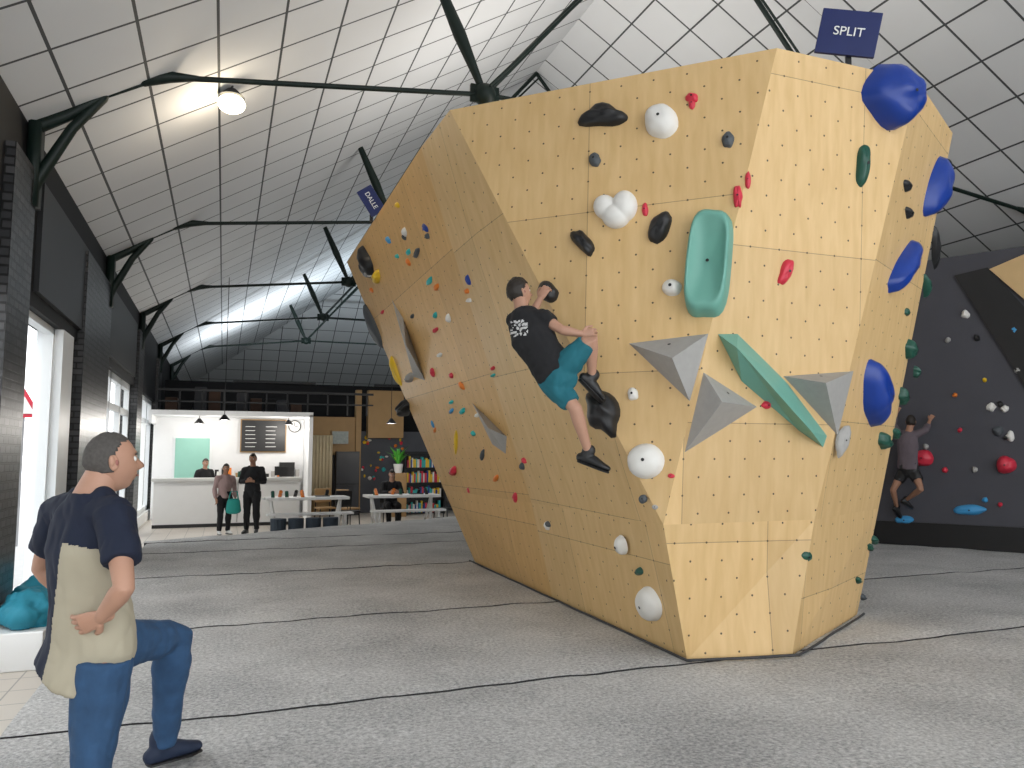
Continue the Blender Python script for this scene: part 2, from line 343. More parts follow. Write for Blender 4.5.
# grey wall on the right
g0=V((10.8,7.9,0)); gu=V((-.496,.868,0)); gn=V((-.868,-.496,0)); gc=g0
b=MB()
def GB(s0,s1,z0,z1,th,m,off=0):
    c=g0+gu*((s0+s1)/2)-gn*(th/2-off)+V((0,0,(z0+z1)/2)); ang=math.atan2(gu.y,gu.x); b.box(c,(s1-s0,th,z1-z0),m,ang)
GB(-3.7,5.5,0,.36,.25,1,.02); GB(-3.7,5.5,.36,4.45,.25,0)
o=b.obj('grey_climbing_wall',[mat('grey_panel',(.060,.060,.074),.6,.12,2),BLACK],uv=autouv)
PL['G']=(g0,gn)
def hit(face,px,py,off=0):
    p,n=PL[face]; d=ray(px,py); t=(p-CAM).dot(n)/d.dot(n); return CAM+d*t+n*off
b=MB()
def slab(b,face,pix,th,m):
    n=PL[face][1]; p=[hit(face,*q) for q in pix]; top=[q+n*th for q in p]; i=len(b.v); b.v+=[q-n*.01 for q in p]+top; k=len(p)
    b.f.append([i+k+j for j in range(k)]); b.m.append(m)
    for j in range(k): b.f.append([i+j,i+(j+1)%k,i+k+(j+1)%k,i+k+j]); b.m.append(m)
slab(b,'G',[(955,276),(988,268),(1060,345),(1060,440)],.05,0); b.obj('wall_panel_black',[BLACK])
b=MB(); slab(b,'G',[(990,270),(1060,240),(1060,330)],.07,0); b.obj('wall_panel_plywood',[mat('ply_plain',(.62,.42,.2),.5,.1)])
# ------------------------------------------------------------------ holds
def axes(face,px,py,w,h,ang):
    n=PL[face][1]; c=hit(face,px,py); t=(c-CAM).dot(F); a=math.radians(ang)
    def ax(dx,dy,L):
        v=(hit(face,px+dx*L/2,py-dy*L/2)-hit(face,px-dx*L/2,py+dy*L/2))/2
        lim=L/2*t/FPX*1.7
        if v.length>lim: v=v*(lim/v.length)
        return v
    return c,n,ax(math.cos(a),math.sin(a),w),ax(-math.sin(a),math.cos(a),h)
def dome(b,c,n,Ux,Vx,dep,m,p=2.2,wob=.1,sq=2.0,rings=9,seg=24,profile=None,skew=(0,0)):
    i0=len(b.v); sd=random.random()*50; pr=profile or (lambda r:(1-r**p)**.5)
    for j in range(rings+1):
        r=1-j/rings
        for k in range(seg):
            a=2*math.pi*k/seg; ca,sa=math.cos(a),math.sin(a)
            rad=(abs(ca)**sq+abs(sa)**sq)**(-1/sq); w=1+wob*noise.noise(V((ca*1.3+sd,sa*1.3,r*.4)))*2
            h=pr(r); q=c+Ux*(ca*rad*w*r+skew[0]*h)+Vx*(sa*rad*w*r+skew[1]*h)+n*(dep*h*(1+wob*noise.noise(V((ca*r*2+sd,sa*r*2,2)))*1.5)-.004)
            b.v.append(q)
    for j in range(rings):
        for k in range(seg):
            a=i0+j*seg+k; d=i0+j*seg+(k+1)%seg; b.f.append([a,d,d+seg,a+seg]); b.m.append(m)
def bolt(b,c,n,r,m):
    s=n.orthogonal().normalized(); t=n.cross(s); b.poly([c+s*(r*math.cos(a*math.pi/5))+t*(r*math.sin(a*math.pi/5)) for a in range(10)],m)
def hold(face,px,py,w,h,col,ang=0,dep=.5,**k):
    c,n,Ux,Vx=axes(face,px,py,w,h,ang); d=min(Ux.length,Vx.length)*2*dep
    b=MB(); dome(b,c,n,Ux,Vx,d,0,**k)
    sk=k.get('skew',(0,0)); bolt(b,c+Ux*(sk[0])+Vx*sk[1]+n*(d*1.0+.004) ,n,min(.012,d*.2),1)
    return b.obj('climbing_hold',[HC[col],BLACK],smooth=True)
def lift(face,px,py,ht):
    d=ray(px,py); pt,nn=PL[face]; t=((pt-CAM).dot(nn)+ht)/d.dot(nn); return CAM+d*t
def volume(face,pix,peak,ht,col,name='climbing_volume'):
    n=PL[face][1]; p=[hit(face,*q)-n*.005 for q in pix]; pk=lift(face,*peak,ht)
    b=MB()
    for j in range(len(p)): b.poly([p[j],p[(j+1)%len(p)],pk],0)
    bolt(b,(p[0]+p[1]+pk)/3+((p[1]-p[0]).cross(pk-p[0]).normalized())*(.004 if (p[1]-p[0]).cross(pk-p[0]).dot(n)>0 else -.004),(p[1]-p[0]).cross(pk-p[0]).normalized(),.012,1)
    return b.obj(name,[HC[col],BLACK])
hold('B',605,117,50,21,'black',5,.5,wob=.25); hold('B',661,122,34,34,'white',0,.45,wob=.04); 
hold('B',692,98,13,10,'red'); hold('B',692,104,7,12,'red'); hold('B',595,160,12,14,'dgrey'); hold('B',728,140,13,17,'dgrey')
dbl=MB()
for px_,py_,w_,h_,a_ in((606,208,24,24,20),(625,207,25,31,-10),(616,217,28,24,0)):
    c,n,Ux,Vx=axes('B',px_,py_,w_,h_,a_)
    Mx=Matrix((Ux.normalized(),Vx.normalized(),n)).transposed(); dbl.ball(c+n*.01,(Ux.length,Vx.length,min(Ux.length,Vx.length)*1.0),0,24,14,Mx)
hold('B',584,243,17,31,'black',35,.6,wob=.2); hold('B',660,227,18,38,'black',-25,.5,wob=.2)
hold('B',645,210,7,14,'red',0); hold('B',738,197,9,24,'red',0,.6,wob=.2); hold('B',748,180,6,18,'red',0)
hold('B',672,288,20,17,'white',0,.6,wob=.05); hold('B',548,293,22,19,'black',-40,.6,wob=.15)
hold('B',633,394,12,13,'white'); hold('B',646,461,38,36,'white',0,.42,wob=.03)
hold('B',603,410,32,52,'black',25,.55,wob=.2); hold('B',643,499,9,9,'dgrey'); hold('B',655,507,7,5,'grey')
hold('A1',622,545,12,20,'white',15,.4,wob=.03); hold('kA1',650,604,30,36,'white',20,.35,wob=.04); hold('kA1',640,571,9,9,'green')
hold('B',671,476,8,5,'red')
def bowl(r):
    if r>.82: return math.sqrt(max(0,1-((r-.82)/.18)**2))
    return .5+.5*(r/.82)**2.5
c,n,Ux,Vx=axes('B',709,264,44,106,-6); b=MB(); dome(b,c,n,Ux,Vx,.15,0,wob=.03,sq=4.0,rings=16,seg=40,profile=bowl)
bolt(b,c+n*.085,n,.012,1); b.obj('climbing_hold',[HC['mint'],BLACK],smooth=True)
volume('B',[(628,343),(709,333),(690,402)],(672,358),.22,'grey')
volume('C',[(703,371),(758,407),(684,454)],(722,402),.24,'grey')
volume('C',[(783,376),(854,371),(838,436)],(826,383),.22,'grey')
fp=[(717,333),(738,333),(788,383),(828,436),(824,448),(798,430),(742,382)]
p=[hit('C',*q)-PL['C'][1]*.005 for q in fp]; r1=lift('C',737,348,.17); r2=lift('C',812,432,.14)
b=MB()
for q in ([p[0],p[1],r1],[p[1],p[2],r1],[p[2],r2,r1],[p[2],p[3],r2],[p[3],p[4],r2],[p[4],p[5],r2],[p[5],p[6],r1,r2],[p[6],p[0],r1]): b.poly(q,0)
b.obj('climbing_volume',[HC['mint']])
hold('C',843,440,14,34,'grey',-20,.25,wob=.2)
hold('C',785,272,12,30,'red',-22,.5,wob=.15); hold('C',862,165,13,44,'green',-5,.5,wob=.15)
hold('C',887,98,50,62,'blue',25,.5,wob=.12,skew=(.1,-.15)); hold('C',805,556,14,12,'green'); hold('kC',775,528,7,7,'red'); hold('C',766,405,10,8,'red')
hold('D',933,188,28,62,'blue',-12,.35,wob=.12,skew=(.15,0)); hold('D',900,266,22,58,'blue',-25,.45,wob=.12,skew=(.1,0)); hold('D',871,393,28,64,'blue',0,.42,wob=.12,skew=(.1,0))
for q in [(905,186,12,14,'black'),(907,213,12,13,'black'),(934,247,8,46,'black'),(925,285,8,24,'green'),(948,170,6,22,'black'),(908,350,12,18,'green'),(901,396,10,16,'green'),
          (882,441,16,18,'green'),(895,433,10,11,'green'),(873,540,9,9,'green'),(869,547,8,8,'green'),(857,580,8,8,'green'),(906,312,6,8,'green'),(862,597,7,7,'dgrey'),(915,372,7,12,'green')]:
    hold('D' if q[1]<520 else 'kD',q[0],q[1],q[2],q[3],q[4],0,.45,wob=.2)
hold('A2',368,263,20,32,'black',20,.3,wob=.2); hold('A2',371,272,10,10,'white',20,.6); hold('A2',374,325,16,52,'dgrey',22,.25,wob=.1)
hold('A2',397,370,11,34,'yellow',20,.3,wob=.2); hold('A2',457,443,7,26,'yellow',0,.3); hold('A2',408,408,18,20,'black',0,.4,wob=.25)
volume('A2',[(391,298),(403,318),(426,383),(414,380)],(406,345),.15,'grey'); volume('A2',[(471,402),(507,437),(506,455),(492,445)],(488,428),.12,'grey')
hold('A2',456,470,9,10,'red'); hold('A2',412,377,10,10,'grey')
hold('A2',378,277,10,14,'yellow',0,.4)
small=[(405,232,'white'),(405,236,'dgrey'),(426,228,'blue'),(428,236,'dgrey'),(417,253,'dgrey'),(409,252,'teal'),(398,256,'teal'),(398,205,'yellow'),
 (409,262,'orange'),(437,287,'orange'),(430,281,'teal'),(436,315,'teal'),(413,316,'dgrey'),(449,318,'white'),(436,330,'red'),(469,280,'blue'),(468,291,'orange'),(494,368,'red'),(494,375,'teal'),
 (372,290,'orange'),(383,312,'red'),(404,329,'red'),(452,402,'teal'),(452,411,'sky'),(463,411,'teal'),(474,433,'teal'),(436,430,'orange'),(434,424,'sky'),(418,366,'dgrey'),(433,372,'red'),(440,355,'white'),
 (452,375,'red'),(462,385,'orange'),(478,415,'white'),(525,460,'red'),(523,466,'dgrey'),(548,526,'white'),(549,524,'dgrey'),(483,455,'dgrey'),(497,478,'orange'),(470,490,'red'),(516,497,'red'),(470,300,'white'),(389,240,'sky')]
b=MB(); cn=list(HC)
for x,y,cx in small:
    f='A2' if y<500 else 'kA1'
    s=random.uniform(5.5,9); c,n,Ux,Vx=axes(f,x,y,s*.8,s*random.uniform(.8,1.4),random.uniform(-30,30)); dome(b,c,n,Ux,Vx,.04,cn.index(cx),wob=.2,rings=5,seg=12)
b.obj('small_climbing_holds',[HC[k] for k in cn],smooth=True)
b=MB()
for x,y,s,cx in [(965,314,9,'white'),(977,338,7,'black'),(991,407,10,'white'),(1005,409,9,'white'),(1000,404,7,'black'),(998,431,12,'dgrey'),(1010,436,10,'white'),(1006,438,6,'black'),(926,447,6,'grey'),(985,380,5,'yellow'),(948,340,6,'grey'),
     (1015,330,10,'sky'),(1003,275,8,'sky'),(1012,285,6,'red'),(960,430,5,'red'),(975,470,6,'grey'),(955,395,5,'orange'),(1018,370,8,'grey'),(945,470,6,'red'),(985,500,6,'sky'),(1000,505,5,'red')]:
    c,n,Ux,Vx=axes('G',x,y,s,s,0); dome(b,c,n,Ux,Vx,.06,cn.index(cx),wob=.2,rings=5,seg=12)
b.obj('small_climbing_holds',[HC[k] for k in cn],smooth=True)
hold('G',970,510,34,11,'sky',0,.5); hold('G',1006,465,22,18,'red',0,.6); hold('G',905,520,20,8,'sky',0,.6); hold('G',923,458,22,16,'red',0,.5)
def sign(name,c,w,h,tilt,yaw,txt,ts):
    e=empty(name,c); e.rotation_euler=(0,0,yaw)
    b=MB(); M=Matrix.Rotation(tilt,3,'Y'); b.box(V((0,0,0)),(w,.03,h),0,M=M); b.obj('board',[NAVY],e,bevel=.005)
    b=MB(); b.box((0,.04,-h*.5-.05),(.04,.04,h),0); b.obj('stake',[BLACK],e)
    cu=bpy.data.curves.new('label','FONT'); cu.body=txt; cu.size=ts; cu.align_x='CENTER'; cu.align_y='CENTER'; cu.extrude=.002
    cu.materials.append(WHITE); o=bpy.data.objects.new('label',cu); sc.collection.objects.link(o); o.parent=e; o.location=(0,-.022,0); o.rotation_euler=(math.pi/2,tilt,0)
sign('route_name_sign',(4.44,4.42,4.66),.44,.36,math.radians(13),math.radians(-33),'SPLIT',.1)
sign('route_name_sign',(1.60,9.2,4.5),.36,.20,math.radians(58),math.radians(-15),'DALLE',.08)
# ------------------------------------------------------------------ humans
SKIN=mat('skin',(.46,.255,.175),.55,.10,12); SKIN2=mat('skin_tan',(.36,.185,.115),.55,.08,12)
def vary(me,amp,sc_,seed):
    me.update(); ns=[v.normal.copy() for v in me.vertices]
    for v,nn in zip(me.vertices,ns):
        c=v.co; q=V((c.x*sc_+seed,c.y*sc_,c.z*sc_*.6)); a=noise.noise(q)+.6*abs(noise.noise(q*2.1+V((3,1,2))))
        v.co=c+nn*(amp*a)
def remesh(b,name,mats,parent,vox,smooth=2,wr=0,mf=None,wsc=9):
    o=b.obj(name+'_src',[]); md=o.modifiers.new('r','REMESH'); md.mode='VOXEL'; md.voxel_size=vox
    if smooth: s=o.modifiers.new('s','SMOOTH'); s.iterations=smooth; s.factor=.5
    dg=bpy.context.evaluated_depsgraph_get(); me=bpy.data.meshes.new_from_object(o.evaluated_get(dg)); me.name=name
    bpy.data.objects.remove(o)
    if wr: vary(me,wr,wsc,random.random()*9)
    me.materials.clear()
    for m in mats: me.materials.append(m)
    for p in me.polygons:
        p.use_smooth=True
        if mf: p.material_index=mf(p.center)
    no=bpy.data.objects.new(name,me); sc.collection.objects.link(no); no.parent=parent; return no
remesh(dbl,'climbing_hold',[HC['white']],None,.006,4)
def sstep(a,b,x): t=max(0,min(1,(x-a)/(b-a))); return t*t*(3-2*t)
def head(parent,c,fwd,up,s,skin,hair,style='short'):
    fwd=fwd.normalized(); right=fwd.cross(up).normalized(); up=right.cross(fwd)
    W=lambda p:c+(right*p[0]+fwd*p[1]+up*p[2])*s
    NS,NR=56,46
    def shp(x,y,z,off=0):
        X=x*.076; Y=y*.097; Z=z*.117
        if z<0: X*=1-.34*(-z)**1.5
        if z<0 and y<0: Y*=1-.55*min(1,-z*1.1)
        if z<-.1 and y>0: Y*=1+.10*(-z); 
        if y>0: X*=1-.06*y
        if y>.3:
            Y-=.011*math.exp(-((abs(x)-.40)/.17)**2-((z-.04)/.13)**2)
            Y+=.007*math.exp(-(x/.5)**2-((z-.24)/.10)**2)
            Y+=.029*math.exp(-(x/.13)**2)*sstep(.15,-.25,z)*sstep(-.40,-.27,z)
            Y+=.007*math.exp(-(x/.26)**2-((z+.48)/.05)**2)+.008*math.exp(-(x/.24)**2-((z+.60)/.05)**2)
            Y+=.010*math.exp(-(x/.25)**2-((z+.88)/.12)**2)
            Y+=.004*math.exp(-((abs(x)-.5)/.2)**2-((z+.2)/.15)**2)
        k=1+off; return (X*k,Y*k,Z*k+off*.01)
    b=MB()
    for j in range(NR+1):
        t=math.pi*j/NR
        for k in range(NS):
            a=2*math.pi*k/NS; b.v.append(W(shp(math.sin(t)*math.cos(a),math.sin(t)*math.sin(a),math.cos(t))))
    for j in range(NR):
        for k in range(NS):
            a=j*NS+k; d=j*NS+(k+1)%NS; b.f.append([a,a+NS,d+NS,d]); b.m.append(0)
    Mx=Matrix((right,fwd,up)).transposed()
    for sx in(-1,1):
        b.ball(W((sx*.0755,-.008,-.004)),(.008*s,.019*s,.031*s),0,12,8,Mx); b.ball(W((sx*.080,-.016,.004)),(.008*s,.012*s,.022*s),0,12,8,Mx)
        b.ball(W((sx*.081,.001,-.004)),(.005*s,.007*s,.012*s),3,10,6,Mx)
        b.ball(W((sx*.030,.076,.004)),.0125*s,1,14,10); b.ball(W((sx*.030,.0835,.004)),.0062*s,2,10,8)
        b.tube([W((sx*.016,.094,.020)),W((sx*.032,.091,.025)),W((sx*.047,.080,.020))],[.003*s,.004*s,.002*s],6,m=4)
    b.tube([W((-.022,.087,-.063)),W((0,.0985,-.0625)),W((.022,.087,-.063))],[.002*s,.0045*s,.002*s],6,m=3)
    b.obj('head',[skin,mat('eye_white',(.8,.8,.78),.2,.02),mat('iris_dark',(.03,.02,.015),.2,.1),mat('lips_shadow',(.30,.11,.09),.5,.05),hair],parent,True)
    h=MB(); idx={}
    def ishair(x,y,z):
        nz=.05*noise.noise(V((x*9,y*9,z*9)))
        if style=='receding':
            if y>.35: return z>.62+.1*abs(x)-.25*max(0,abs(x)-.3)+nz
            if y>-.1: return z>(.62-(.35-y)*1.3 if abs(x)>.4 else .55)+nz and z>.06+nz
            return z>-.38+nz
        if y>.35: return z>.42+.12*abs(x)+nz
        if y>-.12: return z>(.42-(.35-y)*1.0 if abs(x)>.45 else .3)+nz
        return z>-.42+nz
    for j in range(NR+1):
        t=math.pi*j/NR
        for k in range(NS):
            a=2*math.pi*k/NS; x,y,z=math.sin(t)*math.cos(a),math.sin(t)*math.sin(a),math.cos(t)
            if ishair(x,y,z):
                th=(.022 if style=='receding' else .10)*(1+.6*noise.noise(V((x*6,y*6,z*6))))
                idx[(j,k)]=len(h.v); h.v.append(W(shp(x,y,z,th)))
    for j in range(NR):
        for k in range(NS):
            q=[(j,k),(j+1,k),(j+1,(k+1)%NS),(j,(k+1)%NS)]
            if all(z in idx for z in q): h.f.append([idx[z] for z in q]); h.m.append(0)
    if style=='long':
        h.tube([W((0,-.06,.03)),W((0,-.085,-.06)),W((0,-.08,-.17)),W((0,-.07,-.25))],[(.075*s,.045*s),(.08*s,.035*s),(.07*s,.03*s),(.04*s,.02*s)],14,side=right)
    o=h.obj('hair',[hair],parent,True)
    sm=o.modifiers.new('th','SOLIDIFY'); sm.thickness=.012*s; sm.offset=-1
def hand(parent,name,w,d,pn,tside,s,skin,curl=.5,vox=.003):
    d=d.normalized(); pn=(pn-d*pn.dot(d)).normalized(); lat=d.cross(pn).normalized()
    if lat.dot(tside)<0: lat=-lat
    b=MB()
    b.tube([w-d*.03*s,w,w+d*.045*s,w+d*.085*s],[(.026*s,.02*s),(.027*s,.019*s),(.037*s,.016*s),(.040*s,.013*s)],14,side=lat)
    for i,(o,L) in enumerate(((.031,.072),(.0105,.082),(-.0105,.076),(-.031,.058))):
        p=w+(d*.083+lat*o)*s; dd=(d+lat*o*1.6).normalized(); pts=[p-dd*.012*s,p]; 
        ang=0
        for k,fr in enumerate((.42,.32,.26)):
            ang+=curl*(.8 if k==0 else 1.0); v=dd*math.cos(ang)+pn*math.sin(ang); p=p+v*(L*fr*s); pts.append(p)
        b.tube(pts,[.0092*s,.0092*s,.0085*s,.0078*s,.0068*s],10)
    p=w+(d*.022+lat*.022)*s; v1=(d*.6+lat*.75+pn*.25).normalized(); v2=(d*.85+lat*.3+pn*.45).normalized()
    b.tube([p,p+v1*.038*s,p+v1*.038*s+v2*.032*s,p+v1*.038*s+v2*.032*s+(v2+pn*.4).normalized()*.024*s],[.015*s,.0125*s,.0105*s,.008*s],10)
    remesh(b,name,[skin],parent,vox,1)
def shoe(parent,name,an,toe,s,m,sole):
    d=(toe-an); d.normalize(); up=V((0,0,1)); lat=d.cross(up)
    if lat.length<.2: lat=V((1,0,0))
    lat.normalize(); n=lat.cross(d).normalized()
    b=MB(); B=lambda f,u:an+d*f*s+n*u*s
    b.tube([B(-.055,-.045),B(-.02,-.035),B(.06,-.04),B(.12,-.052),B(.17,-.058)],[(.034*s,.036*s),(.041*s,.046*s),(.045*s,.042*s),(.048*s,.030*s),(.034*s,.022*s)],16,side=lat)
    b.tube([B(-.01,-.03),B(-.01,.03)],[(.045*s,.048*s),(.045*s,.052*s)],14,side=lat)
    remesh(b,name,[m],parent,.006 if s>.9 else .01,1)
    b=MB(); b.tube([B(-.06,-.078),B(.03,-.08),B(.12,-.083),B(.18,-.083)],[(.036*s,.010*s),(.042*s,.011*s),(.05*s,.010*s),(.033*s,.009*s)],16,side=lat); b.obj(name+'_sole',[sole],parent,True)
def lerp(a,b,t): return a+(b-a)*t
def human(name,J,s,skin,hair,shirt,pants,shoem,style='short',sleeve=.55,leg='long',vox=.01,hem=-.06,shirtmf=None,curl=.5,handn=None,fat=1.0,thumb=None,solem=None,hemoff=(0,0,0),flare=0,neckr=1.0,slv=.016):
    e=empty(name); Z=V((0,0,1))
    J={k:V(v) for k,v in J.items()}
    lp=J['fp'].cross(Z).normalized(); lc=J['fc'].cross(Z).normalized()
    pel,che,nek,hed=J['pel'],J['che'],J['nek'],J['hed']; wai=lerp(pel,che,.48)
    def torso(b,add,lo,neck=True):
        dn=(pel-wai).normalized()
        base=pel+dn*lo*s+(V(hemoff) if not neck else V((0,0,0)))
        P=[base,pel,wai,che,lerp(che,nek,.62),nek]; fl_=0 if neck else flare
        rr=[(.155+fl_,.115+fl_),(.165+fl_*.5,.12+fl_*.5),(.145+fl_*.3,.108+fl_*.3),(.168,.122),(.135,.098),(.068*neckr,.066*neckr)]
        rr=[((a*fat+add)*s,(c*fat+add)*s) for a,c in rr]; S=[lp,lp,(lp+lc).normalized(),lc,lc,lc]
        if neck: P.append(lerp(nek,hed,.75)); rr.append((.054*s*neckr,.058*s*neckr)); S.append(lc)
        b.tube(P,rr,20,side=S,rnd=neck)
        for q in 'RL': b.tube([lerp(che,nek,.55),lerp(lerp(che,nek,.6),J['sh'+q],.6),J['sh'+q]],[(.07+add)*s,(.066+add)*s,(.054+add)*s],12)
        b.tube([lerp(che,nek,.5),lerp(nek,J['shR'],.45)],[.06*s,(.045+add)*s],12); b.tube([lerp(che,nek,.5),lerp(nek,J['shL'],.45)],[.06*s,(.045+add)*s],12)
    def limb(b,q,kind,add,t0,t1):
        if kind=='arm': a,k,w_=J['sh'+q],J['el'+q],J['wr'+q]; st=[(0,.054),(.25,.05),(.5,.045),(.9,.038),(1,.037),(1.25,.040),(1.6,.033),(2,.026)]
        else: a,k,w_=J['hip'+q],J['kn'+q],J['an'+q]; st=[(0,.088),(.25,.086),(.55,.073),(.9,.057),(1,.056),(1.28,.057),(1.6,.046),(2,.036)]
        def pos(t): return lerp(a,k,t) if t<=1 else lerp(k,w_,t-1)
        def rad(t):
            for (x0,r0),(x1,r1) in zip(st,st[1:]):
                if t<=x1: return r0+(r1-r0)*(t-x0)/(x1-x0)
            return st[-1][1]
        ts=[t0]+[x for x,_ in st if t0<x<t1]+[t1]
        b.tube([pos(t) for t in ts],[(rad(t)+add*(1 if kind=='arm' or t<1.2 else 1+.3*(t-1)))*s for t in ts],14,rnd=(add<=0))
    b=MB(); torso(b,-.004,.04)
    for q in 'RL': limb(b,q,'arm',0,0,2); limb(b,q,'leg',-.004,0,2)
    remesh(b,'body',[skin],e,vox,2)
    b=MB(); torso(b,.012,-hem+.0,False)
    for q in 'RL': limb(b,q,'arm',slv,0,sleeve)
    remesh(b,'shirt',shirt if isinstance(shirt,list) else [shirt],e,vox,2,wr=.014*s,mf=shirtmf)
    b=MB(); b.tube([pel-(wai-pel).normalized()*.07*s,pel,lerp(pel,wai,.6)],[(.135*s,.11*s),(.172*s*fat,.126*s*fat),(.155*s*fat,.115*s*fat)],20,side=lp)
    for q in 'RL': limb(b,q,'leg',.014,0,2.0 if leg=='long' else leg)
    remesh(b,'trousers',[pants],e,vox,2,wr=.016*s)
    for q in 'RL':
        shoe(e,'shoe_'+q.lower(),J['an'+q],J['toe'+q],s,shoem,solem or BLACK)
        dv=(J['ha'+q]-J['wr'+q]); pn=(handn or {}).get(q); 
        pn=V(pn) if pn else dv.cross(Z)
        th=V((thumb or {}).get(q,(0,0,1)))
        hand(e,'hand_'+q.lower(),J['wr'+q],dv,pn,th,s,skin,curl,.003 if vox<.009 else .005)
    head(e,hed,J['fh'],J.get('uh',Z),s,skin,hair,style)
    return e
def standing(x,y,z,h,fwd,arms='down'):
    s=h/1.76; f=V((*fwd,0)).normalized(); r=f.cross(V((0,0,1))); P=lambda a,b_,c:V((x,y,z))+(r*a+f*b_)*s+V((0,0,c*s))
    J=dict(pel=P(0,0,.95),che=P(0,.0,1.27),nek=P(0,-.01,1.46),hed=P(0,.03,1.63),fp=f,fc=f,fh=f)
    for q,sg in(('R',1),('L',-1)):
        J['sh'+q]=P(sg*.185,-.01,1.40); J['hip'+q]=P(sg*.09,0,.92); J['kn'+q]=P(sg*.1,.02,.5); J['an'+q]=P(sg*.11,-.02,.09); J['toe'+q]=P(sg*.15,.2,.09)
        if arms=='down': J['el'+q]=P(sg*.25,-.03,1.12); J['wr'+q]=P(sg*.24,.07,.88); J['ha'+q]=P(sg*.23,.1,.8)
        else: J['el'+q]=P(sg*.26,-.02,1.13); J['wr'+q]=P(sg*.06,.2,1.15); J['ha'+q]=P(-sg*.02,.22,1.17)
    return J,s
HAIRD=mat('hair_dark',(.02,.014,.01),.6,.3,40); HAIRG=mat('hair_grey',(.075,.068,.063),.8,.5,90)
DENIM=mat('denim_blue',(.024,.07,.155),.85,.4,16,bump=.4); SHN=mat('shirt_navy',(.006,.011,.03),.85,.2,8); SHB=mat('shirt_beige',(.40,.36,.27),.85,.08,8)
BLK=mat('cloth_black',(.010,.010,.012),.85,.2); TEALC=mat('cloth_teal',(.01,.13,.17),.8,.15,8); LOGO=mat('logo_white',(.6,.6,.6),.8,.1)
J=dict(pel=(-.45,3.42,.68),che=(-.48,3.40,1.04),nek=(-.465,3.39,1.255),hed=(-.415,3.40,1.372),fp=(.72,.69,0),fc=(.75,.66,0),fh=(.92,.38,.10),uh=(-.08,0,1),
 shR=(-.375,3.27,1.18),elR=(-.315,3.10,.93),wrR=(-.395,3.20,.815),haR=(-.475,3.25,.78),
 shL=(-.595,3.53,1.18),elL=(-.69,3.70,.94),wrL=(-.58,3.72,.80),haL=(-.5,3.68,.76),
 hipR=(-.40,3.35,.63),knR=(-.425,3.36,.2),anR=(-.48,3.28,-.21),toeR=(-.31,3.42,-.21),
 hipL=(-.46,3.50,.63),knL=(-.175,3.83,.60),anL=(-.215,3.95,.10),toeL=(-.06,4.05,.10))
def smf(c):
    q=c-V((-.46,3.40,1.03)); lat=V((.937,-.35,0)).dot(q)
    if (c-V(J['elR'])).length<.17 or (c-V(J['shR'])).length<.13: return 0
    return 1 if (lat>-.05+.13*q.z and q.z<.04-.2*lat) else 0
human('spectator_man',J,1.0,SKIN,HAIRG,[SHN,SHB],DENIM,mat('shoe_navy',(.010,.02,.05),.7,.2),'receding',.66,'long',.007,-.13,smf,.35,
   handn={'R':(-.1,.9,.1),'L':(0,-1,0)},thumb={'R':(.3,.1,-.9),'L':(0,0,1)},fat=.98,hemoff=(-.06,.02,0),flare=.018,neckr=1.12,slv=.02)
pB,nB=PL['B']
def cw(px,py,off): return hit('B',px,py)+ (-(ray(px,py)))*(off/abs(ray(px,py).dot(nB)))
into=-nB
J=dict(pel=cw(556,372,.30),che=cw(531,335,.33),nek=cw(522,311,.32),hed=cw(519,293,.30),fp=into,fc=into,fh=(into*.6+V((.7,-.2,.3))),uh=V((-.15,0,1)),
 shL=cw(514,320,.30),elL=cw(531,316,.10),wrL=cw(540,299,.12),haL=cw(546,288,.12),
 shR=cw(543,318,.34),elR=cw(562,330,.36),wrR=cw(581,334,.30),haR=cw(592,333,.28),
 hipR=cw(563,370,.30),knR=cw(591,338,.36),anR=cw(592,378,.20),toeR=cw(604,390,.14),
 hipL=cw(549,378,.28),knL=cw(575,408,.30),anL=cw(589,454,.14),toeL=cw(612,462,.12))
lc_=cw(519,326,.45)
def cmf(c):
    q=c-lc_; u_=q.dot(R); v_=q.z
    return 1 if abs(u_)<.06 and -.07<v_<.05 and abs(noise.noise(V((u_*38,v_*38,2))))>.2 and q.dot(nB)>-.2 else 0
human('rock_climber',J,.92,SKIN,HAIRD,[BLK,LOGO],TEALC,BLACK,'short',.5,.85,.008,-.02,cmf,.7,
  handn={'R':into,'L':into},thumb={'R':(0,0,1),'L':(0,0,1)},fat=.95)
def cg(px,py,off): return hit('G',px,py)-ray(px,py)*(off/abs(ray(px,py).dot(gn)))
ig=-gn
J=dict(pel=cg(908,468,.35),che=cg(907,444,.38),nek=cg(909,432,.36),hed=cg(911,422,.34),fp=ig,fc=ig,fh=ig+V((0,0,.2)),
 shR=cg(917,434,.34),elR=cg(926,430,.3),wrR=cg(930,420,.12),haR=cg(934,413,.07),
 shL=cg(899,434,.34),elL=cg(893,424,.3),wrL=cg(897,412,.1),haL=cg(899,407,.06),
 hipR=cg(914,472,.33),knR=cg(921,489,.45),anR=cg(906,500,.2),toeR=cg(914,505,.1),
 hipL=cg(903,472,.33),knL=cg(893,490,.4),anL=cg(897,508,.15),toeL=cg(902,514,.06))
human('rock_climber',J,.85,SKIN2,HAIRD,mat('cloth_mauve_grey',(.12,.095,.11),.9,.2),HC['black'],BLACK,'short',1.5,.5,.012,-.02,None,.7,handn={'R':ig,'L':ig})
J,s=standing(.62,17.9,-.3,1.74,(-.3,-1),'folded'); human('standing_man',J,s,SKIN2,HAIRD,BLK,BLK,BLACK,'short',1.9,'long',.013,-.02)
J,s=standing(.06,17.9,-.3,1.52,(.35,-1),'down'); human('standing_woman',J,s,SKIN2,HAIRD,mat('cloth_dusty_pink',(.36,.25,.24),.9,.1),BLK,WHITE,'long',1.9,'long',.013,-.05)
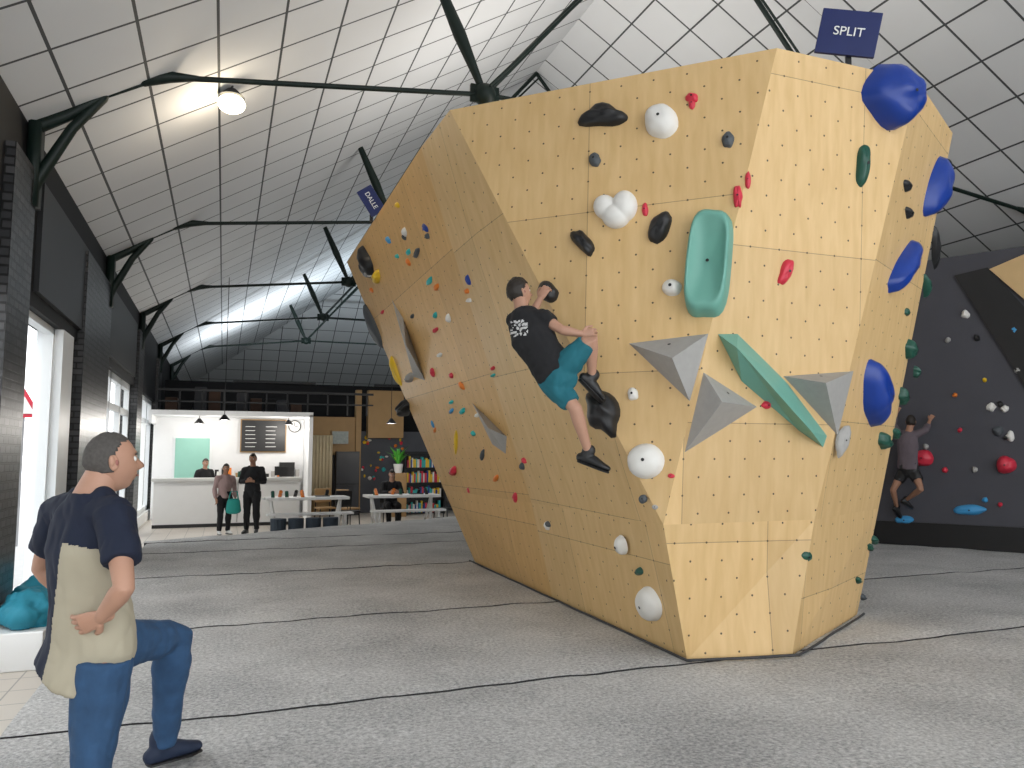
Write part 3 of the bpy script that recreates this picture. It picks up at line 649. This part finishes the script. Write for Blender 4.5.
b=MB(); b.tube([(.24,17.75,.2),(.24,17.75,.42)],[(.16,.07),(.13,.05)],14,side=V((1,0,0))); b.tube([(.14,17.75,.45),(.18,17.75,.62),(.30,17.75,.62),(.34,17.75,.45)],[.012]*4,6); b.obj('tote_bag',[mat('bag_teal',(.02,.3,.26),.8,.1)],smooth=True)
J,s=standing(-.42,20.9,-.3,1.62,(.5,-1),'folded'); human('receptionist',J,s,SKIN,HAIRD,BLK,BLK,BLACK,'short',1.2,'long',.014,-.02)
def seated(sx,sy,name,shirt):
    J=dict(pel=(sx,sy,.2),che=(sx,sy-.05,.55),nek=(sx,sy-.1,.76),hed=(sx,sy-.13,.93),fp=(0,-1,0),fc=(0,-1,0),fh=(-.2,-1,-.2),
     shR=(sx-.18,sy-.08,.70),elR=(sx-.24,sy-.22,.48),wrR=(sx-.1,sy-.42,.52),haR=(sx-.04,sy-.48,.52),shL=(sx+.18,sy-.08,.70),elL=(sx+.24,sy-.22,.48),wrL=(sx+.1,sy-.42,.52),haL=(sx+.04,sy-.48,.52),
     hipR=(sx-.09,sy,.2),knR=(sx-.12,sy-.42,.2),anR=(sx-.12,sy-.42,-.21),toeR=(sx-.12,sy-.62,-.21),hipL=(sx+.09,sy,.2),knL=(sx+.12,sy-.42,.2),anL=(sx+.12,sy-.42,-.21),toeL=(sx+.12,sy-.62,-.21))
    human(name,J,.95,SKIN,HAIRD,shirt,BLK,BLACK,'long',1.9,'long',.014,-.02)
seated(3.85,18.75,'seated_woman',BLK)
# ------------------------------------------------------------------ reception
GREYP=mat('partition_white',(.72,.73,.74),.6,.04); OAK=mat('oak_panel',(.36,.22,.095),.5,.2,5)
b=MB(); b.bb((-1.5,19.8,-.3),(1.8,20.35,.78),0); b.bb((-1.55,19.74,.78),(1.85,20.4,.85),1); b.bb((-1.5,19.82,-.3),(1.8,19.79,-.22),2)
b.bb((.35,19.775,-.2),(.36,19.8,.76),2); b.obj('reception_counter',[WHITE,mat('counter_top',(.6,.6,.58),.3,.05),BLACK],bevel=.008)
b=MB(); b.bb((1.2,19.9,.9),(1.5,19.96,1.12)); b.bb((1.33,19.93,.86),(1.37,19.97,.9)); b.obj('counter_screen',[BLACK])
b=MB()
for i in range(7): x=-.1+i*.12; b.tube([(x,20.1,.86),(x,20.1,1.0)],[.04,.03],8,m=i%3,rnd=False)
b.obj('counter_bottles',[HC['white'],HC['green'],HC['orange']])
b=MB(); b.bb((-1.75,22.4,-.3),(2.15,22.55,2.45),0); b.bb((-1.75,20.9,2.4),(2.2,24,2.52),0); b.bb((-1.75,20.9,2.2),(-1.68,22.4,2.4),0); b.bb((2.1,20.9,-.3),(2.2,22.5,2.45),0); b.obj('wall_reception',[GREYP])
b=MB(); b.bb((-1.2,22.33,.7),(-.35,22.39,1.85),0); b.bb((-1.25,22.36,.65),(-.3,22.4,1.9),1); b.obj('door_1',[mat('door_mint',(.25,.5,.42),.5,.05),FRAME])
b=MB(); b.bb((.45,22.3,1.5),(1.6,22.38,2.35),0); b.bb((.42,22.33,1.47),(1.63,22.395,2.38),1)
for i in range(6):
    for k in range(2): b.bb((.55+k*.53,22.29,1.62+i*.11),(.75+k*.53+random.random()*.1,22.3,1.632+i*.11),2)
b.obj('menu_blackboard',[BLACK,OAK,WHITE])
b=MB(); b.tube([(1.85,22.38,2.2),(1.85,22.34,2.2)],[.17,.17],24,rnd=False,m=0); b.tube([(1.85,22.345,2.2),(1.85,22.33,2.2)],[.145,.145],24,rnd=False,m=1); b.bb((1.84,22.32,2.2),(1.855,22.328,2.31),0); b.bb((1.85,22.32,2.19),(1.93,22.328,2.205),0); b.obj('wall_clock',[BLACK,WHITE])
b=MB(); b.bb((-.3,22.0,-.3),(2.0,22.38,.75),0)
for i in range(14): x=-.2+i*.16; h=random.uniform(.12,.32); b.bb((x,22.05,.75),(x+.1,22.2,.75+h),1+i%4)
b.bb((1.45,22.0,.75),(1.85,22.3,1.2),1); b.obj('back_bar',[WHITE,BLACK,HC['grey'],HC['orange'],OAK])
b=MB()
for i in range(14):
    x=2.25+i*.045; b.tube([(x,22.0+.03*(i%2),.3),(x,22.0+.03*(i%2),1.95)],[.03,.03],8,rnd=False)
b.obj('curtain',[mat('curtain_beige',(.5,.42,.28),.9,.1)],smooth=True)
b=MB(); b.bb((2.2,22.7,-.3),(3.6,22.9,2.5),0); b.bb((2.95,22.55,-.3),(3.6,22.7,1.4),1); b.bb((2.9,22.6,1.7),(3.4,22.7,2.1),2); b.bb((2.92,22.58,1.72),(3.38,22.6,2.08),3); b.bb((3.6,22.6,-.3),(3.75,22.9,3.3),0); b.bb((3.95,22.6,1.9),(5.0,22.9,3.3),0); b.obj('wall_snack_corner',[mat('ochre_wall',(.36,.22,.09),.6,.1),BLACK,OAK,mat('photo_print',(.3,.34,.32),.5,.3,12)])
b=MB(); b.bb((3.0,22.2,-.3),(3.65,22.5,1.5),0); b.bb((3.02,22.18,-.25),(3.63,22.2,.55),1); b.bb((3.02,22.18,.6),(3.63,22.2,1.45),1); b.obj('black_fridge',[BLACK,mat('fridge_door',(.02,.02,.024),.3,.1)])
b=MB(); b.bb((3.8,22.95,-.3),(8,23.1,2.1),0); b.obj('wall_training',[mat('slate_wall',(.07,.075,.09),.7,.1)])
b=MB()
for i in range(40):
    c=V((random.uniform(3.85,5.3),22.95,random.uniform(.6,2.0))); dome(b,c,V((0,-1,0)),V((random.uniform(.03,.07),0,0)),V((0,0,random.uniform(.03,.07))),.05,i%5,rings=3,seg=8)
b.obj('training_wall_holds',[HC['yellow'],HC['white'],HC['red'],HC['teal'],HC['orange']],smooth=True)
b=MB(); X0,X1,Yb=4.9,6.1,21.9
b.bb((X0,Yb,-.3),(X0+.04,Yb+.3,1.5)); b.bb((X1-.04,Yb,-.3),(X1,Yb+.3,1.5)); b.bb((X0,Yb+.27,-.3),(X1,Yb+.3,1.5))
for k in range(5):
    z=-.28+k*.43; b.bb((X0,Yb,z),(X1,Yb+.3,z+.03))
    x=X0+.08
    while x<X1-.12 and k<4: w_=random.uniform(.03,.07); b.bb((x,Yb+.05,z+.03),(x+w_*.9,Yb+.22,z+.03+random.uniform(.2,.34)),random.randint(1,5)); x+=w_
b.obj('bookshelf',[BLACK,HC['red'],HC['yellow'],HC['teal'],HC['white'],HC['blue']])
b=MB(); 
for i in range(11): b.bb((-1.7+i*.55,22.1,2.52),(-1.66+i*.55,22.14,3.1))
b.bb((-1.7,22.08,3.1),(4,22.16,3.16)); b.bb((-1.7,22.1,2.8),(4,22.14,2.84)); b.obj('mezzanine_railing',[BLACK])
b=MB()
for i in range(10):
    x=-1.5+i*.36; h=random.uniform(.25,.75); b.bb((x,22.5,2.53),(x+.3,23.2,2.53+h),i%3)
b.obj('stored_boxes',[mat('box_brown',(.06,.03,.018),.8,.2),DARK,mat('box_grey',(.04,.04,.045),.8,.2)],bevel=.01)
b=MB(); b.bb((-1.75,25.8,-.3),(12.7,26,3.7)); b.obj('wall_mezzanine',[DARK])
def table(name,x,y,L,W_,z,h,rot,items=True):
    e=empty(name,(x,y,z)); e.rotation_euler=(0,0,rot); b=MB(); b.box((0,0,h),(L,W_,.06),0); b.obj('top',[WHITE],e,bevel=.01)
    b=MB()
    for sx_ in(-1,1):
        b.tube([(sx_*L*.36,-W_*.45,0),(sx_*L*.42,0,h)],[.035,.035],8); b.tube([(sx_*L*.36,W_*.45,0),(sx_*L*.42,0,h)],[.035,.035],8)
    b.obj('legs',[WHITE],e)
    b=MB(); b.box((0,-(W_/2+.32),h*.6),(L,.28,.05),0)
    for sx_ in(-1,1): b.box((sx_*L*.4,-(W_/2+.32),h*.3),(.06,.24,h*.6),0)
    b.obj('bench',[WHITE],e,bevel=.01)
    if items:
        b=MB()
        for i in range(6):
            xx=(random.random()-.5)*L*.8; b.tube([(xx,(random.random()-.5)*W_*.6,h+.03),(xx,0,h+.15)],[.04,.04],8,m=i%3,rnd=False)
        b.bb((.2,-.1,h+.03),(.5,.1,h+.05),1); b.obj('tableware',[HC['green'],BLACK,HC['orange']],e)
table('picnic_table',1.75,17.7,1.8,.7,-.3,.75,.05); table('picnic_table',3.95,17.95,1.7,.7,-.3,.75,.02)
def chair(x,y,rot,m):
    e=empty('cafe_chair',(x,y,-.3)); e.rotation_euler=(0,0,rot); b=MB(); b.box((0,0,.40),(.42,.42,.04)); b.box((0,.2,.70),(.42,.03,.34)); b.obj('seat_and_back',[m],e,bevel=.01)
    b=MB()
    for sx_ in(-.18,.18):
        for sy_ in(-.18,.2): b.tube([(sx_*1.1,sy_*1.1,0),(sx_,sy_,.4)],[.014,.014],6)
        b.tube([(sx_,.2,.4),(sx_,.2,.72)],[.012,.012],6)
    b.obj('legs',[BLACK],e)
chair(2.75,18.2,.4,BLACK); chair(2.9,19.2,2.2,OAK); chair(3.85,18.82,0,BLACK); chair(5.1,18.3,-1.2,BLACK); chair(2.4,19.6,.2,OAK)
b=MB()
for x in(1.1,1.45,1.8,2.15): b.tube([(x,16.6,-.3),(x,16.6,.1)],[.15,.16],14,rnd=False)
b.obj('stool_row',[mat('stool_slate',(.035,.05,.07),.8,.1)],smooth=False)
e=empty('potted_plant'); b=MB(); b.tube([(4.6,21.4,.9),(4.6,21.4,1.15)],[.1,.14],12,rnd=False); b.obj('pot',[WHITE],e)
b=MB(); b.bb((4.4,21.2,-.3),(4.8,21.6,.9)); b.obj('stand',[OAK],e)
b=MB()
for i in range(26):
    a=random.random()*6.28; r=random.uniform(.15,.45); c=V((4.6,21.4,1.1)); t_=c+V((math.cos(a)*r,math.sin(a)*r*.6,random.uniform(.2,.6)))
    s_=V((-math.sin(a),math.cos(a),0))*.04; m_=(c+t_)/2+V((0,0,.12)); b.poly([c,m_-s_,t_,m_+s_])
b.obj('leaves',[mat('leaf_green',(.08,.4,.04),.5,.2)],e)
b=MB()
for i in range(7):
    y=7.5+i*.38; b.ball((-1.46,y,.12+.05*(i%2)),(.2,.26,.14),0,20,12)
o=remesh(b,'blue_cushions',[mat('cushion_teal',(.012,.19,.27),.7,.2,9)],None,.02,1,wr=.06,wsc=8)
b=MB(); b.bb((-1.71,7.2,-.3),(-1.3,10.3,.0)); b.obj('window_bench',[WHITE],bevel=.01)
# ------------------------------------------------------------------ light
w=bpy.data.worlds.new('world'); sc.world=w; w.use_nodes=True
bg=w.node_tree.nodes['Background']; bg.inputs[0].default_value=(.95,.98,1,1); bg.inputs[1].default_value=3.2
sc.view_settings.view_transform='Standard'; sc.view_settings.look='None'; sc.view_settings.exposure=0
